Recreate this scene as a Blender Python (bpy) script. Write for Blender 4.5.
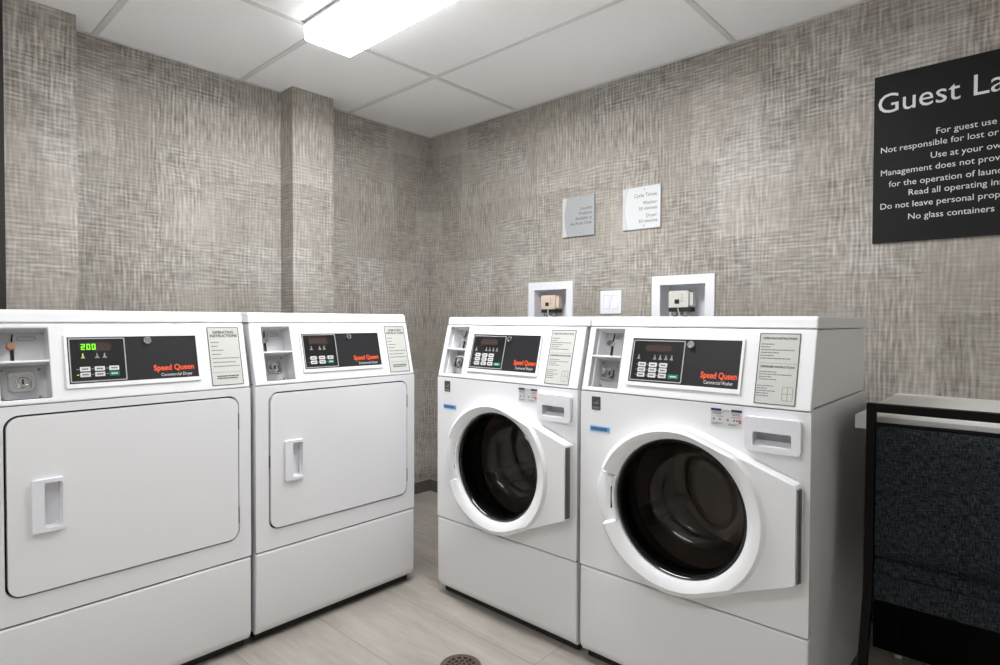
import bpy, bmesh, math, random
from mathutils import Vector, Matrix
from mathutils.geometry import tessellate_polygon

for o in list(bpy.data.objects):
    bpy.data.objects.remove(o)
S = bpy.context.scene
C = S.collection
R = math.radians

# ------------------------------------------------------------------ camera, world, exposure
CX, CY, CZ = 2.9132, -2.5186, 1.1058
yaw, pit, rol = R(42.3736), R(-1.1338), R(0.2)
fw = Vector((-math.sin(yaw) * math.cos(pit), math.cos(yaw) * math.cos(pit), math.sin(pit)))
rt = Vector((math.cos(yaw), math.sin(yaw), 0))
up = rt.cross(fw)
r2 = rt * math.cos(rol) + up * math.sin(rol)
u2 = up * math.cos(rol) - rt * math.sin(rol)
cam = bpy.data.cameras.new('camera')
cam.sensor_width = 36
cam.lens = 588.93 * 36 / 1000
cam.clip_start = 0.02
co = bpy.data.objects.new('camera', cam)
C.objects.link(co)
m = Matrix((r2, u2, -fw)).transposed().to_4x4()
m.translation = (CX, CY, CZ)
co.matrix_world = m
S.camera = co

w = bpy.data.worlds.new('world')
S.world = w
w.use_nodes = True
w.node_tree.nodes['Background'].inputs[0].default_value = (0.8, 0.85, 0.9, 1)
w.node_tree.nodes['Background'].inputs[1].default_value = 0.05

S.view_settings.view_transform = 'Standard'
S.view_settings.look = 'None'
S.view_settings.gamma = 1
S.view_settings.use_curve_mapping = False
S.view_settings.exposure = 0.16
LAMP = 50.0          # strength of the ceiling fixture's diffuser
FILL_LAMP = 16.0         # strength of the added fill light behind the camera

# ------------------------------------------------------------------ room numbers
H = 2.284            # ceiling
XD = 0.9756          # dryer front plane (x)
YW = -0.9309         # washer front plane (y)
W = 0.683
GROOVE = 0.882       # console / cabinet seam
TOE = 0.3143         # toe panel seam
XR, YB = 3.6, -3.4   # far room limits behind the camera


# ------------------------------------------------------------------ materials
def mat(name, col, rough=0.5, metal=0.0, spec=0.5, emit=None, es=0, coat=0):
    mt = bpy.data.materials.new(name)
    mt.use_nodes = True
    b = mt.node_tree.nodes['Principled BSDF']
    b.inputs['Base Color'].default_value = (*col, 1)
    b.inputs['Roughness'].default_value = rough
    b.inputs['Metallic'].default_value = metal
    b.inputs['Specular IOR Level'].default_value = spec
    b.inputs['Coat Weight'].default_value = coat
    if emit:
        b.inputs['Emission Color'].default_value = (*emit, 1)
        b.inputs['Emission Strength'].default_value = es
    return mt


class NT:
    def __init__(s, mt):
        s.t = mt.node_tree
        s.n = s.t.nodes
        s.b = s.n['Principled BSDF']

    def new(s, kind, **kw):
        n = s.n.new(kind)
        for k, v in kw.items():
            setattr(n, k, v)
        return n

    def put(s, sock, v):
        if hasattr(v, 'is_linked') or hasattr(v, 'links'):
            s.t.links.new(v, sock)
        else:
            sock.default_value = v

    def math(s, op, a, b=0.0, clamp=False):
        n = s.new('ShaderNodeMath', operation=op, use_clamp=clamp)
        s.put(n.inputs[0], a)
        s.put(n.inputs[1], b)
        return n.outputs[0]

    def vec(s, x, y, z=0.0):
        n = s.new('ShaderNodeCombineXYZ')
        s.put(n.inputs[0], x)
        s.put(n.inputs[1], y)
        s.put(n.inputs[2], z)
        return n.outputs[0]

    def noise(s, v, scale=1.0, detail=1.0, rough=0.5, out='Fac'):
        n = s.new('ShaderNodeTexNoise', noise_dimensions='3D')
        s.put(n.inputs['Vector'], v)
        n.inputs['Scale'].default_value = scale
        n.inputs['Detail'].default_value = detail
        n.inputs['Roughness'].default_value = rough
        return n.outputs[out]

    def white(s, v, out='Value'):
        n = s.new('ShaderNodeTexWhiteNoise', noise_dimensions='3D')
        s.put(n.inputs['Vector'], v)
        return n.outputs[out]

    def mix(s, f, a, b):
        n = s.new('ShaderNodeMix', data_type='RGBA')
        s.put(n.inputs[0], f)
        for i, v in ((6, a), (7, b)):
            if isinstance(v, tuple):
                v = (*v, 1) if len(v) == 3 else v
            s.put(n.inputs[i], v)
        return n.outputs[2]

    def ramp(s, f, lo, hi):
        n = s.new('ShaderNodeMapRange')
        s.put(n.inputs[0], f)
        n.inputs[1].default_value = lo
        n.inputs[2].default_value = hi
        return n.outputs[0]

    def obj(s):
        tc = s.new('ShaderNodeTexCoord')
        sp = s.new('ShaderNodeSeparateXYZ')
        s.t.links.new(tc.outputs['Object'], sp.inputs[0])
        return sp.outputs[0], sp.outputs[1], sp.outputs[2]

    def bump(s, h, strength, dist=0.002):
        n = s.new('ShaderNodeBump')
        n.inputs['Strength'].default_value = strength
        n.inputs['Distance'].default_value = dist
        s.put(n.inputs['Height'], h)
        s.t.links.new(n.outputs[0], s.b.inputs['Normal'])


def woven_paper():
    mt = mat('woven_wallpaper', (0.4, 0.37, 0.33), 0.6, spec=0.3)
    n = NT(mt)
    x, y, z = n.obj()
    u = n.math('SUBTRACT', x, y)
    v = z
    # fine threads, long in one direction
    tv = n.noise(n.vec(n.math('MULTIPLY', u, 125), n.math('MULTIPLY', v, 15), 1.3), 1, 0.3, 0.5)
    th = n.noise(n.vec(n.math('MULTIPLY', u, 17), n.math('MULTIPLY', v, 115), 7.7), 1, 0.3, 0.5)
    sv = n.noise(n.vec(n.math('MULTIPLY', u, 210), n.math('MULTIPLY', v, 22), 3.1), 1, 0, 0.5)
    sh_ = n.noise(n.vec(n.math('MULTIPLY', u, 22), n.math('MULTIPLY', v, 210), 5.9), 1, 0, 0.5)

    wob = n.noise(n.vec(n.math('MULTIPLY', u, 7), n.math('MULTIPLY', v, 2.0), 11.0), 1, 1, 0.5)
    wob2 = n.noise(n.vec(n.math('MULTIPLY', u, 2.0), n.math('MULTIPLY', v, 7), 17.0), 1, 1, 0.5)
    lv = n.math('SINE', n.math('MULTIPLY', n.math('ADD', n.math('MULTIPLY', u, 58), n.math('MULTIPLY', wob, 3.2)), 6.2832))
    lh = n.math('SINE', n.math('MULTIPLY', n.math('ADD', n.math('MULTIPLY', v, 62), n.math('MULTIPLY', wob2, 2.8)), 6.2832))
    # overlapping rectangular fields with frayed edges
    def field(su, sv, ou, ov, fray):
        uu = n.math('ADD', u, n.math('MULTIPLY', n.math('SUBTRACT', th, 0.5), fray))
        vv = n.math('ADD', v, n.math('MULTIPLY', n.math('SUBTRACT', tv, 0.5), fray))
        row = n.math('FLOOR', n.math('ADD', n.math('MULTIPLY', vv, sv), ov))
        sh = n.white(n.vec(row, ou, 2.2))
        cu = n.math('FLOOR', n.math('ADD', n.math('ADD', n.math('MULTIPLY', uu, su), ou), sh))
        return n.white(n.vec(cu, row, ou + ov))
    f1 = field(4.6, 3.4, 0.13, 0.41, 0.02)
    f2 = field(3.1, 4.6, 5.37, 2.23, 0.03)
    f3 = field(6.1, 5.3, 9.71, 7.17, 0.02)
    f4 = field(3.4, 3.0, 14.3, 3.6, 0.03)
    av = n.math('ADD', n.math('MULTIPLY', f1, 0.8), 0.35)         # how much the upright threads show
    ah = n.math('ADD', n.math('MULTIPLY', f2, 0.8), 0.3)
    tV = n.math('MULTIPLY', n.math('ADD', n.math('MULTIPLY', n.math('ADD', n.math('SUBTRACT', tv, 0.5), n.math('MULTIPLY', n.math('MULTIPLY', lv, tv), 0.30)), 0.74), n.math('MULTIPLY', n.math('SUBTRACT', sv, 0.5), 0.3)), av)
    tH = n.math('MULTIPLY', n.math('ADD', n.math('MULTIPLY', n.math('ADD', n.math('SUBTRACT', th, 0.5), n.math('MULTIPLY', n.math('MULTIPLY', lh, th), 0.30)), 0.60), n.math('MULTIPLY', n.math('SUBTRACT', sh_, 0.5), 0.3)), ah)
    tone = n.math('ADD', n.math('MULTIPLY', n.math('SUBTRACT', f3, 0.5), 0.10), n.math('MULTIPLY', n.math('SUBTRACT', f4, 0.5), 0.20))
    f = n.math('ADD', n.math('ADD', tV, tH), n.math('ADD', tone, 0.47), clamp=True)
    c = n.mix(f, (0.145, 0.127, 0.108), (0.565, 0.522, 0.468))
    hue = n.ramp(n.math('ADD', n.math('MULTIPLY', f2, 0.6), n.math('MULTIPLY', f3, 0.4)), 0.55, 0.9)
    c2 = n.mix(n.math('MULTIPLY', hue, 0.5), c, n.mix(f, (0.16, 0.148, 0.133), (0.60, 0.585, 0.565)))
    n.t.links.new(c2, n.b.inputs['Base Color'])
    n.bump(f, 0.35, 0.002)
    return mt


def floor_tile():
    mt = mat('stone_floor_tile', (0.5, 0.46, 0.42), 0.3, spec=0.5)
    n = NT(mt)
    x, y, z = n.obj()
    # rows 0.31 m deep (joints along x), tiles 1.24 m long
    r = n.math('DIVIDE', n.math('ADD', y, 1.37), 0.31)
    row = n.math('FLOOR', r)
    par = n.math('MODULO', n.math('ADD', row, 40), 2)
    cx = n.math('ADD', n.math('DIVIDE', n.math('SUBTRACT', x, 1.735), 1.24), 0.0)
    fr = n.math('FRACT', n.math('ADD', r, 40))
    fc = n.math('FRACT', n.math('ADD', cx, 40))
    dr = n.math('MULTIPLY', n.math('MINIMUM', fr, n.math('SUBTRACT', 1, fr)), 0.31)
    dc = n.math('MULTIPLY', n.math('MINIMUM', fc, n.math('SUBTRACT', 1, fc)), 1.24)
    dd = n.math('MINIMUM', dr, dc)
    grout = n.math('LESS_THAN', dd, 0.0014)
    tid = n.white(n.vec(row, n.math('FLOOR', cx), 3.0))
    off = n.math('MULTIPLY', tid, 30)
    vv = n.vec(n.math('ADD', n.math('MULTIPLY', x, 2.2), off), n.math('MULTIPLY', y, 14), off)
    s1 = n.noise(vv, 1, 5, 0.6)
    s2 = n.noise(n.vec(n.math('ADD', n.math('MULTIPLY', x, 9), off), n.math('MULTIPLY', y, 60), off), 1, 3, 0.6)
    f = n.ramp(n.math('ADD', n.math('MULTIPLY', s1, 0.7), n.math('MULTIPLY', s2, 0.3)), 0.36, 0.64)
    c = n.mix(f, (0.275, 0.245, 0.215), (0.395, 0.36, 0.325))
    c = n.mix(n.math('MULTIPLY', tid, 0.2), c, (0.35, 0.315, 0.28))
    c = n.mix(grout, c, (0.20, 0.175, 0.155))
    n.t.links.new(c, n.b.inputs['Base Color'])
    n.bump(n.math('SUBTRACT', n.math('MULTIPLY', f, 0.15), grout), 0.3, 0.001)
    return mt


def tweed():
    mt = mat('navy_tweed', (0.03, 0.04, 0.05), 0.9, spec=0.15)
    n = NT(mt)
    x, y, z = n.obj()
    z2 = n.math('ADD', z, y)
    a = n.noise(n.vec(n.math('MULTIPLY', x, 420), n.math('MULTIPLY', z2, 60), 1.0), 1, 1, 0.6)
    b = n.noise(n.vec(n.math('MULTIPLY', x, 50), n.math('MULTIPLY', z2, 480), 4.0), 1, 1, 0.6)
    f = n.ramp(n.math('ADD', n.math('MULTIPLY', a, 0.5), n.math('MULTIPLY', b, 0.5)), 0.42, 0.68)
    c = n.mix(f, (0.003, 0.0045, 0.006), (0.052, 0.063, 0.068))
    n.t.links.new(c, n.b.inputs['Base Color'])
    n.bump(f, 0.5, 0.001)
    return mt


def speckle(name, c1, c2, scale, rough):
    mt = mat(name, c1, rough)
    n = NT(mt)
    tc = n.new('ShaderNodeTexCoord')
    f = n.ramp(n.noise(tc.outputs['Object'], scale, 3, 0.6), 0.35, 0.65)
    n.t.links.new(n.mix(f, c1, c2), n.b.inputs['Base Color'])
    return mt


M = {}
M['paper'] = woven_paper()
M['floor'] = floor_tile()
M['tweed'] = tweed()
M['ceiling'] = speckle('ceiling_tile', (0.84, 0.835, 0.82), (0.87, 0.865, 0.85), 300, 0.9)
M['paint'] = mat('wall_paint', (0.75, 0.73, 0.70), 0.7)
M['tee'] = mat('ceiling_tee', (0.64, 0.64, 0.63), 0.6)
M['base'] = speckle('baseboard_vinyl', (0.085, 0.075, 0.065), (0.11, 0.10, 0.085), 60, 0.6)
M['bronze'] = mat('dark_door_frame', (0.012, 0.010, 0.009), 0.5)
M['white'] = mat('white_enamel', (0.80, 0.80, 0.815), 0.22, spec=0.5)
M['plastic'] = mat('white_plastic', (0.78, 0.78, 0.82), 0.35)
M['gap'] = mat('black_rubber_and_gaps', (0.012, 0.012, 0.012), 0.7)
M['dark'] = mat('dark_panel', (0.020, 0.020, 0.022), 0.4, spec=0.3)
M['keypad'] = mat('keypad_black', (0.010, 0.010, 0.011), 0.3)
M['outline'] = mat('keypad_outline', (0.42, 0.42, 0.42), 0.4)
M['button'] = mat('button_white', (0.66, 0.66, 0.66), 0.5)
M['green'] = mat('button_green', (0.0, 0.22, 0.10), 0.45)
M['lens'] = mat('display_lens', (0.055, 0.035, 0.032), 0.25)
M['digits'] = mat('green_digits', (0.05, 0.4, 0.0), 0.5, emit=(0.22, 1.0, 0.02), es=1.1)
M['ledy'] = mat('amber_indicator', (0.4, 0.3, 0.0), 0.5, emit=(0.7, 0.8, 0.05), es=0.8)
M['icon'] = mat('icon_grey', (0.28, 0.28, 0.27), 0.5)
M['orange'] = mat('orange_print', (0.80, 0.095, 0.02), 0.5)
M['print_w'] = mat('white_print', (0.72, 0.72, 0.72), 0.5)
M['print_k'] = mat('grey_print', (0.05, 0.05, 0.05), 0.6)
M['print_l'] = mat('light_grey_print', (0.17, 0.17, 0.17), 0.6)
M['paper_label'] = mat('label_paper', (0.56, 0.56, 0.53), 0.6)
M['chrome'] = mat('chrome', (0.66, 0.66, 0.67), 0.18, metal=1)
M['steel'] = mat('coin_box_steel', (0.62, 0.62, 0.63), 0.4, metal=0.1)
M['copper'] = mat('copper_disc', (0.62, 0.36, 0.25), 0.3, metal=0.8)
M['blackgloss'] = mat('black_gloss', (0.008, 0.008, 0.008), 0.12)
M['hinge'] = mat('hinge_steel', (0.16, 0.15, 0.14), 0.4, metal=0.7)
M['drum'] = mat('drum_steel', (0.52, 0.48, 0.45), 0.5, metal=0.8)
M['gasket'] = mat('door_gasket', (0.02, 0.02, 0.02), 0.45)
M['navy'] = mat('sticker_navy', (0.012, 0.012, 0.10), 0.5)
M['navyprint'] = mat('sticker_navy_print', (0.05, 0.10, 0.25), 0.5)
M['blue'] = mat('sticker_blue', (0.15, 0.34, 0.62), 0.5)
M['paleblue'] = mat('sticker_pale_blue', (0.50, 0.66, 0.82), 0.5)
M['red'] = mat('sticker_red', (0.55, 0.14, 0.10), 0.5)
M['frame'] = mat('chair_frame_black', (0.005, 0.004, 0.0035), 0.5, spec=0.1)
M['counter'] = speckle('white_laminate', (0.83, 0.82, 0.79), (0.87, 0.86, 0.83), 40, 0.45)
M['signblack'] = mat('sign_black', (0.010, 0.0095, 0.010), 0.5, spec=0.2)
M['signgrey'] = mat('sign_brushed_grey', (0.37, 0.38, 0.385), 0.45, metal=0.2)
M['signgrey2'] = mat('sign_light_band', (0.56, 0.57, 0.58), 0.4, metal=0.2)
M['signwhite'] = mat('sign_white', (0.60, 0.61, 0.61), 0.5, spec=0.2)
M['signwhite2'] = mat('sign_pale_band', (0.53, 0.545, 0.545), 0.5, spec=0.2)
M['cream'] = mat('cream_plastic', (0.68, 0.55, 0.45), 0.5)
M['ivory'] = mat('ivory_plastic', (0.62, 0.61, 0.56), 0.5)
M['valve'] = mat('valve_metal', (0.33, 0.31, 0.29), 0.35, metal=0.8)
M['brass'] = mat('drain_bronze', (0.20, 0.15, 0.12), 0.38, metal=0.85)
M['fill_lamp'] = mat('fill_lamp_diffuser', (0.9, 0.9, 0.9), 0.5, emit=(0.965, 0.985, 1.0), es=FILL_LAMP)
M['lamp'] = mat('lamp_diffuser', (0.9, 0.9, 0.9), 0.5, emit=(0.965, 0.985, 1.0), es=LAMP)
M['lamp_side'] = mat('lamp_diffuser_side', (0.9, 0.9, 0.9), 0.5, emit=(0.965, 0.985, 1.0), es=4.5)


def door_glass():
    mt = bpy.data.materials.new('smoked_glass')
    mt.use_nodes = True
    t = mt.node_tree
    t.nodes.remove(t.nodes['Principled BSDF'])
    out = t.nodes['Material Output']
    tr = t.nodes.new('ShaderNodeBsdfTransparent')
    tr.inputs[0].default_value = (0.62, 0.585, 0.55, 1)
    gl = t.nodes.new('ShaderNodeBsdfGlossy')
    gl.inputs['Roughness'].default_value = 0.05
    fr = t.nodes.new('ShaderNodeFresnel')
    fr.inputs[0].default_value = 1.5
    mx = t.nodes.new('ShaderNodeMixShader')
    t.links.new(fr.outputs[0], mx.inputs[0])
    t.links.new(tr.outputs[0], mx.inputs[1])
    t.links.new(gl.outputs[0], mx.inputs[2])
    t.links.new(mx.outputs[0], out.inputs[0])
    return mt


M['glass'] = door_glass()


# ------------------------------------------------------------------ mesh helpers
def link(name, bm, mt, parent=None, bevel=0, seg=2, smooth=True, ang=35, label=None):
    bmesh.ops.remove_doubles(bm, verts=bm.verts, dist=1e-6)
    bmesh.ops.recalc_face_normals(bm, faces=bm.faces)
    me = bpy.data.meshes.new(name)
    bm.to_mesh(me)
    bm.free()
    me.materials.append(mt)
    o = bpy.data.objects.new(name, me)
    C.objects.link(o)
    if smooth:
        me.shade_smooth()
        me.set_sharp_from_angle(angle=R(ang))
    if bevel:
        b = o.modifiers.new('bevel', 'BEVEL')
        b.width = bevel
        b.segments = seg
        b.limit_method = 'ANGLE'
        b.angle_limit = R(40)
        b.harden_normals = smooth
    if parent:
        o.parent = parent
    if label:
        o['label'] = label
    return o


def thing(name, label, cat, loc=(0, 0, 0), rotz=0, group=None):
    o = bpy.data.objects.new(name, None)
    o.empty_display_size = 0.1
    C.objects.link(o)
    o.location = loc
    o.rotation_euler = (0, 0, rotz)
    o['label'] = label
    o['category'] = cat
    if group:
        o['group'] = group
    return o


def struct(name, bm, mt, **kw):
    o = link(name, bm, mt, **kw)
    o['kind'] = 'structure'
    return o


def box(bm, x0, x1, y0, y1, z0, z1, f=None):
    f = f or (lambda p: p)
    v = [bm.verts.new(f(Vector((x, y, z)))) for x in (x0, x1) for y in (y0, y1) for z in (z0, z1)]
    for q in ((0, 1, 3, 2), (4, 6, 7, 5), (0, 4, 5, 1), (2, 3, 7, 6), (0, 2, 6, 4), (1, 5, 7, 3)):
        bm.faces.new([v[i] for i in q])
    return v


def bxm(*a, f=None):
    bm = bmesh.new()
    box(bm, *a, f=f)
    return bm


def rrect(x0, x1, z0, z1, r, n=6):
    if r <= 0:
        return [(x0, z0), (x1, z0), (x1, z1), (x0, z1)]
    p = []
    for cx, cz, a0 in ((x1 - r, z0 + r, -90), (x1 - r, z1 - r, 0), (x0 + r, z1 - r, 90), (x0 + r, z0 + r, 180)):
        for i in range(n + 1):
            a = R(a0 + 90 * i / n)
            p.append((cx + r * math.cos(a), cz + r * math.sin(a)))
    return p


def circ(cx, cz, r, n=32):
    return [(cx + r * math.cos(2 * math.pi * i / n), cz + r * math.sin(2 * math.pi * i / n)) for i in range(n)]


XZ = lambda a, b, t: Vector((a, t, b))       # plate in a vertical plane, t runs away from the front


def plate(bm, outer, holes, t0, t1, f=XZ):
    """flat plate with holes: outline and holes in 2D, from depth t0 (front) to t1 (back)"""
    loops = [outer] + list(holes)
    tri = tessellate_polygon([[Vector((a, b, 0)) for a, b in l] for l in loops])
    flat = [p for l in loops for p in l]
    F = [bm.verts.new(f(a, b, t0)) for a, b in flat]
    B = [bm.verts.new(f(a, b, t1)) for a, b in flat]
    for t in tri:
        try:
            bm.faces.new([F[i] for i in t])
            bm.faces.new([B[i] for i in reversed(t)])
        except ValueError:
            pass
    k = 0
    for l in loops:
        n = len(l)
        for i in range(n):
            j = (i + 1) % n
            bm.faces.new((F[k + i], F[k + j], B[k + j], B[k + i]))
        k += n
    if not holes:      # one n-gon instead of triangles keeps bevels clean
        pass
    return bm


def plm(outer, holes, t0, t1, f=XZ):
    return plate(bmesh.new(), outer, holes, t0, t1, f)


def frame_grid(bm, A, B, t0, t1, f):
    """plate with one rectangular hole, built as eight clean quads"""
    v = [[[bm.verts.new(f(a, b, t)) for b in B] for a in A] for t in (t0, t1)]
    for i in range(3):
        for j in range(3):
            if i == 1 and j == 1:
                continue
            for q in v:
                bm.faces.new((q[i][j], q[i + 1][j], q[i + 1][j + 1], q[i][j + 1]))
    outer = [(i, 0) for i in range(3)] + [(3, j) for j in range(3)] + [(i, 3) for i in (3, 2, 1)] + [(0, j) for j in (3, 2, 1)]
    for loop in (outer, [(1, 1), (2, 1), (2, 2), (1, 2)]):
        for k in range(len(loop)):
            (i, j), (p, q) = loop[k], loop[(k + 1) % len(loop)]
            bm.faces.new((v[0][i][j], v[0][p][q], v[1][p][q], v[1][i][j]))
    return bm


def cup(bm, loop, t0, t1, f=XZ, shrink=1.0):
    """open recess: side walls from t0 to t1 plus its bottom"""
    cx = sum(a for a, b in loop) / len(loop)
    cz = sum(b for a, b in loop) / len(loop)
    A = [bm.verts.new(f(a, b, t0)) for a, b in loop]
    B = [bm.verts.new(f(cx + (a - cx) * shrink, cz + (b - cz) * shrink, t1)) for a, b in loop]
    n = len(loop)
    for i in range(n):
        bm.faces.new((A[i], A[(i + 1) % n], B[(i + 1) % n], B[i]))
    bm.faces.new(B)


def lathe(bm, prof, n=48, f=None):
    """prof: (radius, t); axis along t"""
    f = f or (lambda a, b, t: Vector((a, t, b)))
    rings = []
    for r, t in prof:
        if r < 1e-6:
            rings.append([bm.verts.new(f(0, 0, t))])
        else:
            rings.append([bm.verts.new(f(r * math.cos(2 * math.pi * i / n), r * math.sin(2 * math.pi * i / n), t)) for i in range(n)])
    for p, q in zip(rings, rings[1:]):
        for i in range(n):
            j = (i + 1) % n
            if len(p) == 1 and len(q) == 1:
                continue
            if len(p) == 1:
                bm.faces.new((p[0], q[j], q[i]))
            elif len(q) == 1:
                bm.faces.new((p[i], p[j], q[0]))
            else:
                bm.faces.new((p[i], p[j], q[j], q[i]))
    return bm


def prism(bm, prof, x0, x1, f=None):
    """closed (y,z) profile swept along x"""
    f = f or (lambda x, y, z: Vector((x, y, z)))
    A = [bm.verts.new(f(x0, y, z)) for y, z in prof]
    B = [bm.verts.new(f(x1, y, z)) for y, z in prof]
    n = len(prof)
    bm.faces.new(A)
    bm.faces.new(list(reversed(B)))
    for i in range(n):
        bm.faces.new((A[i], B[i], B[(i + 1) % n], A[(i + 1) % n]))
    return bm


def tube(bm, pts, r, n=10):
    pts = [Vector(p) for p in pts]
    prev = None
    for i, p in enumerate(pts):
        d = (pts[min(i + 1, len(pts) - 1)] - pts[max(i - 1, 0)]).normalized()
        a = d.orthogonal().normalized() if prev is None else (prev - d * prev.dot(d)).normalized()
        prev = a
        b = d.cross(a)
        ring = [bm.verts.new(p + (a * math.cos(2 * math.pi * k / n) + b * math.sin(2 * math.pi * k / n)) * r) for k in range(n)]
        if i:
            for k in range(n):
                bm.faces.new((last[k], last[(k + 1) % n], ring[(k + 1) % n], ring[k]))
        else:
            bm.faces.new(ring)
        last = ring
    bm.faces.new(last)
    return bm


def text_bm(s, size, a, b, t, f, align='LEFT', bold=0.0, depth=0.0006, width=None, space=1.0):
    """text laid in the 2D frame of f with its baseline at (a, b); t is the front depth"""
    cu = bpy.data.curves.new('text', 'FONT')
    cu.body = s
    cu.size = size
    cu.align_x = align
    cu.offset = bold
    cu.space_character = space
    cu.resolution_u = 3
    ob = bpy.data.objects.new('text', cu)
    C.objects.link(ob)
    dg = bpy.context.evaluated_depsgraph_get()
    me = bpy.data.meshes.new_from_object(ob.evaluated_get(dg))
    bm = bmesh.new()
    bm.from_mesh(me)
    bpy.data.objects.remove(ob)
    bpy.data.curves.remove(cu)
    bpy.data.meshes.remove(me)
    k = 1.0
    if width and len(bm.verts):
        xs = [v.co.x for v in bm.verts]
        k = width / (max(xs) - min(xs))
        if align == 'LEFT':
            x0 = min(xs)
            for v in bm.verts:
                v.co.x -= x0
    geo = bm.faces[:]
    for v in bm.verts:
        v.co = f(a + v.co.x * k, b + v.co.y, t)
    return bm


def join(bms):
    out = bmesh.new()
    for b in bms:
        me = bpy.data.meshes.new('tmp')
        b.to_mesh(me)
        b.free()
        out.from_mesh(me)
        bpy.data.meshes.remove(me)
    return out


def kids(o):
    return [c for c in bpy.data.objects if c.parent == o]


def copy_tree(o, parent=None):
    c = o.copy()
    C.objects.link(c)
    if parent:
        c.parent = parent
    for ch in kids(o):
        copy_tree(ch, c)
    return c


# ------------------------------------------------------------------ the room
def quad(a, b, c, d):
    bm = bmesh.new()
    bm.faces.new([bm.verts.new(p) for p in (a, b, c, d)])
    return bm


struct('floor', bxm(-0.1, XR + 0.1, YB - 0.1, 0.1, -0.08, 0), M['floor'], smooth=False)
struct('ceiling', bxm(-0.1, XR + 0.1, YB - 0.1, 0.1, H, H + 0.06), M['ceiling'], smooth=False)
struct('wall_left', bxm(-0.1, 0, YB, 0.1, 0, H), M['paper'], smooth=False)
# right wall, with openings for the two outlet boxes
OB = ((0.8615, 1.1008, 1.05, 1.2745), (1.6208, 1.8371, 1.05, 1.2745))
# first box is seen further off, both have the same frame
OB = ((0.872, 1.090, 1.055, 1.2755), (1.6195, 1.8375, 1.055, 1.2755))
bm = plm([(0, 0), (XR, 0), (XR, H), (0, H)], [[(a, c), (b, c), (b, d), (a, d)] for a, b, c, d in OB], 0, 0.1)
struct('wall_right', bm, M['paper'], smooth=False)
struct('wall_back', bxm(-0.1, XR, YB - 0.1, YB, 0, H), M['paint'], smooth=False)
struct('wall_side', bxm(XR, XR + 0.1, YB - 0.1, 0.1, 0, H), M['paint'], smooth=False)
struct('wall_column', bxm(0, 0.125, -1.0185, -0.786, 0, H), M['paper'], smooth=False)
PIER = -2.147
struct('wall_pier', bxm(0, 0.1446, PIER, -1.926, 0, H), M['paper'], smooth=False)
# dark door frame and door just beyond the pier
bm = bmesh.new()
box(bm, 0, 0.155, PIER - 0.058, PIER - 0.0001, 0, 2.14)
box(bm, 0, 0.155, -3.13, -3.07, 0, 2.14)
box(bm, 0, 0.155, -3.13, PIER - 0.0001, 2.14, H - 0.001)
d1 = struct('door_1', bm, M['bronze'], smooth=False)
dl = link('door_leaf', bxm(0.01, 0.055, -3.07, PIER - 0.058, 0.01, 2.14), M['bronze'], d1, smooth=False)
# baseboards
struct('baseboard_left', join([bxm(0, 0.008, -0.786, 0, 0, 0.072), bxm(0, 0.008, -1.926, -1.0185, 0, 0.072)]), M['base'], smooth=False)
struct('baseboard_right', bxm(0.008, XR, -0.008, 0, 0, 0.072), M['base'], smooth=False)
struct('baseboard_column', join([bxm(0.125, 0.133, -1.0265, -0.778, 0, 0.072), bxm(0, 0.125, -0.786, -0.778, 0, 0.072),
                                 bxm(0, 0.125, -1.0265, -1.0185, 0, 0.072)]), M['base'], smooth=False)
# ceiling grid
bm = bmesh.new()
ys = [-0.615 - 0.61 * i for i in range(5)]
xs = [0.7415 + 1.2095 * i for i in range(3)]
for y in ys:
    box(bm, 0.0, XR, y - 0.012, y + 0.012, H - 0.004, H)
for x in xs:
    box(bm, x - 0.012, x + 0.012, YB, 0, H - 0.0038, H)
struct('trim_1', bm, M['tee'], smooth=False)
bm = bmesh.new()
box(bm, 0, XR, -0.014, 0, H - 0.0035, H)
box(bm, 0, 0.014, YB, 0, H - 0.0036, H)
struct('trim_2', bm, M['tee'], smooth=False)

# ------------------------------------------------------------------ ceiling light
FILL = (2.05, -2.7)
t = thing('ceiling_light', 'long white fluorescent wraparound light glowing on the ceiling', 'ceiling light', (1.365, -1.197, H))
LX, LY, LD = 0.616, 0.108, 0.068
bm = prism(bmesh.new(), [(-LY, -0.014), (-LY + 0.004, -LD + 0.006), (-LY + 0.008, -LD + 0.0006), (LY - 0.008, -LD + 0.0006), (LY - 0.004, -LD + 0.006), (LY, -0.014)], -LX, LX)
link('lens_side', bm, M['lamp_side'], t)
link('diffuser', bxm(-LX + 0.004, LX - 0.004, -LY + 0.008, LY - 0.008, -LD, -LD + 0.002), M['lamp'], t)
link('housing', bxm(-LX + 0.002, LX - 0.002, -LY - 0.004, LY + 0.004, -0.0135, -0.0045), M['plastic'], t)
# added fill light out of view: a copy of the fixture behind the camera
t2 = copy_tree(t)
for c in kids(t2):
    if c.name.startswith('diffuser'):
        c.data = c.data.copy()
        c.data.materials[0] = M['fill_lamp']
t2.location = (FILL[0], FILL[1], H)
t2['label'] = 'added fill light shaped like the ceiling light, out of view behind the camera'


# ------------------------------------------------------------------ consoles (shared by both kinds of machine)
def fascia_frame(dy, dz):
    """2D frame of the sloping console face: a along x, s up the slope, t inward"""
    L = math.hypot(dy, dz)
    e = Vector((0, dy / L, dz / L))
    nrm = Vector((0, dz / L, -dy / L))       # inward (away from viewer)
    o = Vector((0, 0, GROOVE))
    return (lambda a, s, t: o + Vector((a, 0, 0)) + e * s + nrm * t), L


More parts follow.
